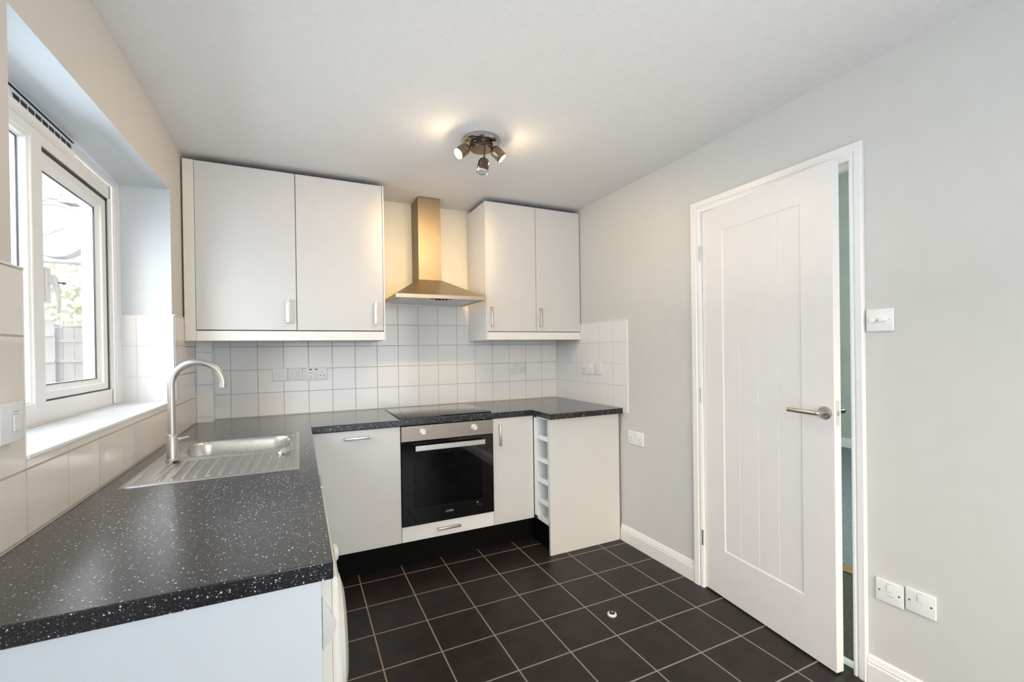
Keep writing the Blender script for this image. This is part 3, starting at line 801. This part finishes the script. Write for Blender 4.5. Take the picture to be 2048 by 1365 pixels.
wm = thing('washing_machine', 'ivory front-loading washing machine under the left worktop behind the white end panel', 'washing machine', (.33, -2.005, 0))
b = B(); b.box(.040, .6110, -2.3055, -1.705, .012, .868, .004, 2)
for fx in (.09, .55):
    for fy in (-2.25, -1.76): b.cyl((fx, fy, .0005), (fx, fy, .014), .02, seg=14)
obj('cabinet_body', b, mWasher, wm)
b = B()     # front panel bowed forward
prof = [(.6105, .05), (.6275, .055), (.6290, .40), (.6285, .66), (.6265, .74), (.6245, .80), (.6225, .8575), (.6180, .8625), (.6105, .8625)]
b.prism([(x, -2.3055, z) for x, z in prof], (0, .6, 0), .001); obj('front_panel', b, mWasher, wm, 30)
b = B()
n = 48; ctr = Vector((.6280, -2.005, .572))
b.lathe([(.150, 0), (.150, .010), (.143, .020), (.110, .029), (.102, .027), (.0001, .012)], ctr, (1, 0, 0), n); obj('porthole_door', b, mWasher, wm, 30)
b = B(); b.lathe([(.100, .0245), (.098, .028), (.07, .030), (.0001, .031)], ctr, (1, 0, 0), n); obj('porthole_glass', b, mBlackGl, wm, 30)
b = B(); b.lathe([(.030, 0), (.030, .006), (.0265, .010), (.0245, .020), (.018, .027), (.0001, .029)], (.6265, -1.86, .722), (1, 0, 0), 32); obj('programme_dial', b, mWasher, wm, 35)
b = B(); b.box(.6235, .6258, -2.29, -2.10, .760, .852, .001, 1); obj('detergent_drawer', b, mWasherP, wm)
# moulded side cheek, lens-shaped in profile
b = B()
pr_ = [(.5920, .829), (.603, .806), (.611, .789), (.6180, .773), (.6172, .764), (.611, .748), (.603, .735), (.5920, .722)]
b.prism([(x, -2.3130, z) for x, z in pr_], (0, .0075, 0), .0008); obj('side_cheek', b, mWasherP, wm, 30)

# ------------------------------------------------------------------ electrical accessories
def facing(which, c):
    c = Vector(c)
    u, v, n = {'back': ((1, 0, 0), (0, 0, 1), (0, -1, 0)), 'right': ((0, -1, 0), (0, 0, 1), (-1, 0, 0)), 'left': ((0, 1, 0), (0, 0, 1), (1, 0, 0))}[which]
    m = Matrix((u, v, n)).transposed().to_4x4(); m.translation = c; return m
def accessory(name, label, cat, which, c, w, h, m, depth=.009, group=None):
    mt = facing(which, c); t = thing(name, label, cat, c, 0, group)
    b = B(mt); b.box(-w / 2, w / 2, -h / 2, h / 2, .0002, depth, .0028, 3); p = obj('plate', b, m, t, 40)
    return t, p, mt, depth
def el(name, mt, parent, m, u, v, w, h, n0, n1, bev=0.0):
    b = B(mt); b.box(u - w / 2, u + w / 2, v - h / 2, v + h / 2, n0, n1, bev, 2); return obj(name, b, m, parent)
def screw(mt, parent, u, v, d):
    b = B(mt); b.lathe([(.0034, 0), (.0034, .0006), (.0001, .0008)], (u, v, d), (0, 0, 1), 12); s_ = obj('screw', b, mHandle, parent)
    el('screw_slot', mt, s_, mHole, u, v, .0058, .0014, d + .0003, d + .0012)
def socket_holes(mt, parent, u, v, d, s_=1.0):
    el('pin_hole', mt, parent, mHole, u, v + .010 * s_, .0042, .0078, d - .001, d + .0004)
    el('pin_hole', mt, parent, mHole, u - .0105 * s_, v - .010 * s_, .0066, .0042, d - .001, d + .0004)
    el('pin_hole', mt, parent, mHole, u + .0105 * s_, v - .010 * s_, .0066, .0042, d - .001, d + .0004)
def rocker(mt, parent, u, v, d, w=.016, h=.024, m=None):
    f = el('switch_surround', mt, parent, mMark, u, v, w + .0016, h + .0016, d - .0005, d + .0003)
    return el('rocker_switch', mt, parent, m or mPlate, u, v, w, h, d, d + .003, .001)
def double_socket(label, which, c, w, h, m, group=None):
    t, p, mt, d = accessory('double_socket', label, 'socket', which, c, w, h, m, group=group)
    for e in (-1, 1):
        socket_holes(mt, p, e * .038, -.014, d); rocker(mt, p, e * .012, .022, d, .013, .020, m)
    screw(mt, p, -.062, 0, d); screw(mt, p, .062, 0, d)
    el('marking', mt, p, mMark, 0, -.004, .022, .0025, d - .0005, d + .0002)
    return t
# back wall
for cx_, lab, rk in ((.4422, 'pale fused switch plate left of the usb socket, nearer the corner', .010), (.5335, 'pale fused switch plate directly beside the usb socket', .014)):
    t, p, mt, d = accessory('fused_switch', lab, 'switch', 'back', (cx_, 0, 1.1775), .0870, .0850, mPlateG)
    rocker(mt, p, rk, 0, d, .024 if rk < .012 else .014, .027, mPlateG)
    el('fuse_holder', mt, p, mPlateG, -.020, 0, .016, .026, d, d + .0008, .0003); el('indicator', mt, p, mMark, -.022, 0, .0042, .008, d, d + .0012)
t, p, mt, d = accessory('usb_socket', 'white single socket with two usb slots on the back tiles', 'socket', 'back', (.6593, 0, 1.1755), .1400, .0850, mPlate)
for u in (-.034, .002): el('usb_slot', mt, p, mHole, u, .030, .017, .0065, d - .001, d + .0005)
socket_holes(mt, p, .037, .000, d, 1.05); rocker(mt, p, .006, .002, d, .015, .026, mPlate)
el('marking', mt, p, mMark, -.032, .006, .024, .0040, d - .0005, d + .0003); el('marking', mt, p, mMark, -.034, -.022, .012, .0045, d - .0005, d + .0003); el('marking', mt, p, mMark, .001, -.024, .012, .0030, d - .0005, d + .0003)
double_socket('white double socket on the back tiles under the right wall cabinet', 'back', (2.1785, 0, 1.1680), .1500, .0870, mPlateG)
# right wall
double_socket('white double socket on the tiled side wall above the worktop', 'right', (W - .007, -.4665, 1.1695), .1530, .0860, mPlate)
t, p, mt, d = accessory('blank_switch_plate', 'pale single plate beside the double socket on the tiled side wall', 'switch', 'right', (W - .007, -.5920, 1.1710), .0880, .0860, mPlateG)
rocker(mt, p, 0, .004, d, .020, .030, mPlateG)
double_socket('white double socket low on the right wall beside the end panel', 'right', (W, -.9825, .7245), .1480, .0880, mPlate)
t, p, mt, d = accessory('dimmer_switch', 'white dimmer plate with two round knobs right of the door', 'switch', 'right', (W, -2.3430, 1.4105), .0870, .0865, mPlate)
for u in (-.019, .012):
    b = B(mt); b.lathe([(.0095, 0), (.0095, .010), (.0085, .0125), (.0001, .013)], (u, .001, d), (0, 0, 1), 24); obj('dimmer_knob', b, mPlate, p, 35)
screw(mt, p, .031, .002, d)
for yc, zc, lab, slot in ((-2.3655, .3830, 'white low switch plate with a fuse slot, nearest the door frame', True), (-2.4570, .3900, 'plain white low switch plate with one rocker, farther from the door frame', False)):
    t, p, mt, d = accessory('low_wall_switch', lab, 'switch', 'right', (W, yc, zc), .0862, .0830, mPlate)
    screw(mt, p, -.031, 0, d); screw(mt, p, .031, 0, d); rocker(mt, p, .0, .017, d, .014, .024, mPlate)
    if slot: el('fuse_slot', mt, p, mMark, .002, -.012, .020, .0022, d, d + .0006)
    el('marking', mt, p, mMark, 0, .033, .012, .0020, d - .0005, d + .0002)
t, p, mt, d = accessory('cooker_switch', 'white raised switch box on the left tiles at the picture edge', 'switch', 'left', (0, -2.0035, 1.1800), .0860, .0840, mPlate, .020)
rocker(mt, p, .010, -.001, d, .022, .034, mPlate)
el('marking', mt, p, mMark, .012, .022, .018, .0022, d - .0005, d + .0003)

# ------------------------------------------------------------------ ceiling light
LX, LY = 1.4287, -1.131
cl = thing('ceiling_spotlight', 'chrome three-head ceiling spotlight with two lit bulbs', 'ceiling light', (LX, LY, HC))
b = B(); b.lathe([(.098, 0), (.100, -.004), (.098, -.016), (.090, -.022), (.062, -.0235), (.060, -.021), (.0001, -.021)], (LX, LY, HC - .0003), (0, 0, 1), 56); obj('base_plate', b, mPlateCh, cl, 35)
b = B(); b.lathe([(.060, -.020), (.060, -.048), (.056, -.052), (.0001, -.053)], (LX, LY, HC), (0, 0, 1), 48); obj('hub', b, mDarkChrome, cl, 35)
def spot_head(rim, axis, arm_from, lit):
    rim, ax = Vector(rim), Vector(axis).normalized(); back = rim - ax * .074
    b = B(); b.tube([Vector(arm_from), (Vector(arm_from) + back) / 2 + Vector((0, 0, -.004)), back + ax * .006], .0042, 12); obj('arm', b, mDarkChrome if not lit else mShade, cl, 60)
    b = B()
    prof = [(.0001, 0), (.010, .0008), (.019, .005), (.0255, .013), (.0285, .024), (.0290, .060), (.0295, .074), (.0268, .074), (.0262, .058), (.024, .03), (.0001, .024)]
    b.lathe(prof, back, ax, 36); h = obj('spot_head', b, mShade if lit else mDarkChrome, cl, 40)
    b = B(); b.lathe([(.012, .030), (.024, .056), (.0245, .063), (.020, .0685), (.010, .0712), (.0001, .072)], back, ax, 28)
    o = obj('bulb', b, mBulb if lit else mBulbOff, h, 50); o['label'] = 'glowing warm bulb' if lit else 'unlit bulb'
    if not lit:
        b = B(); b.lathe([(.0296, .064), (.0302, .066), (.0302, .075), (.0270, .0755), (.0262, .066)], back, ax, 36); obj('rim_ring', b, mChrome, h, 40)
    else:
        ld = bpy.data.lights.new('spot_glow', 'POINT'); ld.energy = BULB_W; ld.color = (1.0, .74, .44); ld.shadow_soft_size = .012
        lo_ = bpy.data.objects.new('spot_glow', ld); COL.objects.link(lo_); lo_.location = back + ax * .082
        ld = bpy.data.lights.new('spot_beam', 'SPOT'); ld.energy = SPOT_W; ld.color = (1.0, .66, .30); ld.shadow_soft_size = .018; ld.spot_size = math.radians(172); ld.spot_blend = .5
        lo_ = bpy.data.objects.new('spot_beam', ld); COL.objects.link(lo_); lo_.location = back + ax * .079; lo_.rotation_euler = Vector((-ax.x * .42, -.24, .9)).to_track_quat('Z', 'Y').to_euler()
        ld = bpy.data.lights.new('spot_core', 'SPOT'); ld.energy = BEAM_W; ld.color = (1.0, .66, .28); ld.shadow_soft_size = .018; ld.spot_size = math.radians(64); ld.spot_blend = 1.0
        lo_ = bpy.data.objects.new('spot_core', ld); COL.objects.link(lo_); lo_.location = back + ax * .079; lo_.rotation_euler = (lo_.location - Vector((1.41, 0, 1.98))).to_track_quat('Z', 'Y').to_euler()
    return h
BULB_W, SPOT_W, BEAM_W = 1.1, 12.5, 36.0
spot_head((1.2895, -1.165, 2.2985), (-.74, -.10, -.62), (LX - .052, LY - .01, HC - .034), True)
spot_head((1.5235, -1.185, 2.3070), (.66, -.22, -.70), (LX + .050, LY - .018, HC - .034), True)
spot_head((1.3995, -1.2080, 2.2060), (-.18, .02, -1.0), (LX - .004, LY - .056, HC - .034), False)

# ------------------------------------------------------------------ door stop on the floor
ds = thing('door_stop', 'round metal and black rubber door stop on the dark floor tiles', 'door stop', (1.938, -1.501, 0))
b = B(); b.lathe([(.023, .0003), (.023, .006), (.020, .010), (.0001, .010)], (1.938, -1.501, 0), (0, 0, 1), 32); obj('base', b, mKnob, ds, 35)
b = B(); b.lathe([(.0130, .009), (.0135, .013), (.011, .0165), (.0001, .017)], (1.939, -1.501, 0), (0, 0, 1), 28); obj('buffer', b, mRubber, ds, 35)
b = B(); b.lathe([(.0001, .0168), (.004, .0168), (.003, .0185), (.0001, .019)], (1.939, -1.501, 0), (0, 0, 1), 14); obj('screw', b, mHandle, ds, 35)

# ------------------------------------------------------------------ outside the window
b = B(); b.box(-14, -WTL, -8, 16, -.3, -.15); struct('floor', b, mGround)
def fence(name, lab, x0, x1, y, top, m):
    t = thing(name, lab, 'fence', ((x0 + x1) / 2, y, -.15)); b = B(); n = max(2, int(round(abs(x1 - x0) / .145))); w = (x1 - x0) / n
    for k in range(n): b.box(x0 + k * w + .006, x0 + (k + 1) * w - .002, y, y + .02 + .006 * (k % 2), -.15, top - .012 * (k % 3 == 1), .003, 1)
    obj('boards', b, m, t)
    for z in (.25, 1.22, top - .25): obj('rail', B().box(x0, x1, y - .03, y, z, z + .05), m, t)
    b = B(); b.box(x0, x1, y - .02, y + .045, top, top + .035, .004, 1); obj('capping', b, m, t)
fence('garden_fence', 'taller grey board garden fence seen low in the window', -4.6, -2.97, 6.2, 1.89, mFence)
fence('garden_fence', 'lower grey board garden fence at the right of the window view', -3.20, -1.2, 6.3, 1.80, mFence)
# hedge of leaves coloured pale as if overexposed
def leaf_cloud(name, lab, c, rad, n, size, seed):
    rng = random.Random(seed); b = B(); c = Vector(c)
    for _ in range(n):
        while True:
            p = Vector((rng.uniform(-1, 1), rng.uniform(-1, 1), rng.uniform(-1, 1)))
            if p.length < 1: break
        p = c + Vector((p.x * rad[0], p.y * rad[1], p.z * rad[2])); a = Vector((rng.uniform(-1, 1), rng.uniform(-1, 1), rng.uniform(-1, 1))).normalized(); w_ = a.orthogonal().normalized(); s_ = size * rng.uniform(.6, 1.3)
        vs_ = [b.bm.verts.new(q) for q in (p - a * s_, p + w_ * s_ * .45, p + a * s_, p - w_ * s_ * .45)]; b.bm.faces.new(vs_)
    return b
hd = thing('garden_hedge', 'hedge, coloured pale as overexposed, above the garden fence', 'hedge', (-4.4, 7.9, -.15))
obj('foliage', leaf_cloud('', '', (-4.4, 7.9, 1.55), (3.0, .9, 1.75), 5200, .085, 3), mLeaf, hd, recalc=False)
b = B()
for k in range(7): b.cyl((-6.6 + k * .75, 7.9, -.15), (-6.5 + k * .75, 8.0, 2.2), .04, .015, 8)
obj('stems', b, mBark, hd)
def tree(lab, x, y, h, seed, lean):
    rng = random.Random(seed); t = thing('bare_tree', lab, 'tree', (x, y, -.15)); b = B()
    b.tube([(x, y, -.15), (x + lean * .3, y, h * .35), (x + lean * .7, y + .05, h * .7), (x + lean, y, h)], .075, 10, .03); obj('trunk', b, mBark, t, 60)
    b = B()
    for k in range(46):
        f = rng.uniform(.35, 1.0); p = Vector((x + lean * f, y, h * f)); d = Vector((rng.uniform(-1, 1), rng.uniform(-.5, .5), rng.uniform(.3, 1.2))).normalized(); L_ = rng.uniform(.5, 1.5)
        q = p + d * L_ * .5 + Vector((rng.uniform(-.1, .1), 0, rng.uniform(-.1, .1))); b.tube([p, q, p + d * L_ + Vector((0, 0, .12))], .018, 5, .004)
        for _ in range(3):
            d2 = (d + Vector((rng.uniform(-.8, .8), rng.uniform(-.5, .5), rng.uniform(-.3, .8)))).normalized(); b.tube([q, q + d2 * L_ * .55], .008, 4, .002)
    obj('branches', b, mBark, t)
tree('bare pale tree leaning left behind the hedge', -5.6, 11.6, 4.6, 5, -.35); tree('bare pale tree standing right of the leaning one behind the hedge', -4.3, 14.2, 5.2, 9, .25)
# double-faced outdoor clock on a bracket
CK = (-.705, .16, 2.045)
ck = thing('outdoor_clock', 'white round outdoor clock in a square frame hanging outside the window', 'clock', CK)
mt = Matrix(((1, 0, 0), (0, 0, 1), (0, -1, 0))).transposed().to_4x4()
mt = Matrix(((1, 0, 0), (0, 0, -1), (0, 1, 0))).to_4x4(); mt.translation = Vector(CK)      # local x right, y up, z toward the viewer (-Y)
mClk = mat('overexposed-pale iron', (.62, .64, .65), .5, var=.06); mFace = mat('white enamel dial', (.9, .9, .9), .4, var=.02)  # iron lightened to put overexposure into its colour
b = B(mt)
for (x0, x1, y0, y1) in ((-.165, .165, .158, .172), (-.165, .165, -.186, -.170), (-.165, -.152, -.18, .17), (.152, .165, -.18, .17)): b.box(x0, x1, y0, y1, -.04, .04, .003, 1)
obj('square_frame', b, mClk, ck)
b = B(mt); b.lathe([(.160, -.035), (.160, .035), (.156, .042), (.142, .042), (.138, .034), (.138, -.035)], (0, 0, 0), (0, 0, 1), 56); obj('bezel', b, mClk, ck, 35)
b = B(mt); b.lathe([(.139, -.028), (.139, .028)], (0, 0, 0), (0, 0, 1), 56); dial = obj('dial', b, mFace, ck, 35)
b = B(mt); b.prism([(-.070, -.046, .030), (-.066, -.056, .030), (.050, .012, .030), (.046, .020, .030)], (0, 0, .003)); obj('clock_hand', b, mMark, dial)
b = B(mt); b.lathe([(.050, .172), (.050, .186), (.030, .192), (.030, .215), (.018, .235), (.0001, .24)], (0, 0, 0), (0, 1, 0), 24); obj('finial', b, mClk, ck, 40)
b = B(mt)
for sx in (-1, 1):
    pts = []
    for k in range(30):
        a = k / 29 * 2.2 * PI; r_ = .062 * (1 - .55 * k / 29); pts.append((sx * (.085 - r_ * math.cos(a) * .8), .275 + r_ * math.sin(a), 0))
    b.tube(pts, .0065, 8)
b.tube([(-.12, .345, 0), (.42, .345, 0)], .011, 10); b.tube([(0, .24, 0), (0, .345, 0)], .007, 8)
obj('scroll_bracket', b, mClk, ck, 60)

# ------------------------------------------------------------------ light
w = bpy.data.worlds.new('sky'); sc.world = w; w.use_nodes = True
nt = w.node_tree; bg = nt.nodes['Background']
sky = N(nt, 'ShaderNodeTexSky', sky_type='NISHITA'); sky.sun_disc = False; sky.sun_elevation = math.radians(28); sky.sun_rotation = math.radians(200); sky.air_density = 1.6; sky.dust_density = 4
mx = N(nt, 'ShaderNodeMix', data_type='RGBA'); mx.inputs['Factor'].default_value = .90
nt.links.new(sky.outputs[0], mx.inputs['A']); mx.inputs['B'].default_value = (.90, .955, 1.0, 1)
nt.links.new(mx.outputs['Result'], bg.inputs['Color']); bg.inputs['Strength'].default_value = 1.8

def area(name, loc, rot, sx, sy, power, col, spread=PI):
    ld = bpy.data.lights.new(name, 'AREA'); ld.shape = 'RECTANGLE'; ld.size = sx; ld.size_y = sy; ld.energy = power; ld.color = col; ld.spread = spread
    o = bpy.data.objects.new(name, ld); COL.objects.link(o); o.location = loc; o.rotation_euler = rot; return o
area('window_daylight', (-.62, -1.25, 1.86), (0, -PI / 2 + .42, 0), .95, 1.30, 40, (.68, .84, 1.0))
area('rear_fill', (1.30, YF - .02, 1.1), (PI / 2, 0, 0), 1.9, 1.7, 22, (.68, .83, 1.0))  # added unseen lamp filling the room from behind the camera
area('ceiling_fill', (1.35, -2.1, 1.50), (PI, 0, 0), 1.7, 2.4, 7, (1.0, .92, .83))  # added lamp floating mid-room to brighten the ceiling
ld = bpy.data.lights.new('hall_fill', 'POINT'); ld.energy = 150; ld.color = (.92, 1.0, .97); ld.shadow_soft_size = .2  # added unseen lamp that brightens the hall
o = bpy.data.objects.new('hall_fill', ld); COL.objects.link(o); o.location = (4.6, -2.2, 2.3)

# ------------------------------------------------------------------ camera
cam = bpy.data.cameras.new('camera'); co = bpy.data.objects.new('camera', cam); COL.objects.link(co); sc.camera = co
yaw, pit, rol = math.radians(25.07276), math.radians(-.26142), math.radians(-.80887)
F = Vector((math.sin(yaw) * math.cos(pit), math.cos(yaw) * math.cos(pit), math.sin(pit))); R = Vector((math.cos(yaw), -math.sin(yaw), 0)); U = R.cross(F)
R2 = R * math.cos(rol) + U * math.sin(rol); U2 = U * math.cos(rol) - R * math.sin(rol)
mw = Matrix((R2, U2, -F)).transposed().to_4x4(); mw.translation = Vector((.55797, -3.26635, 1.31523)); co.matrix_world = mw
cam.sensor_fit = 'HORIZONTAL'; cam.sensor_width = 36.0; cam.lens = 886.70526 / 2048 * 36.0
cam.shift_x = (1024 - 1013.25434) / 2048; cam.shift_y = (705.34601 - 682.5) / 2048
cam.clip_start = .02; cam.clip_end = 200

sc.view_settings.view_transform = 'Standard'; sc.view_settings.look = 'None'; sc.view_settings.exposure = 0.06; sc.view_settings.gamma = 1.0
sc.cycles.use_denoising = True
sc.cycles.max_bounces = 10; sc.cycles.diffuse_bounces = 6; sc.cycles.glossy_bounces = 4; sc.cycles.transparent_max_bounces = 12
sc.cycles.sample_clamp_indirect = 6.0
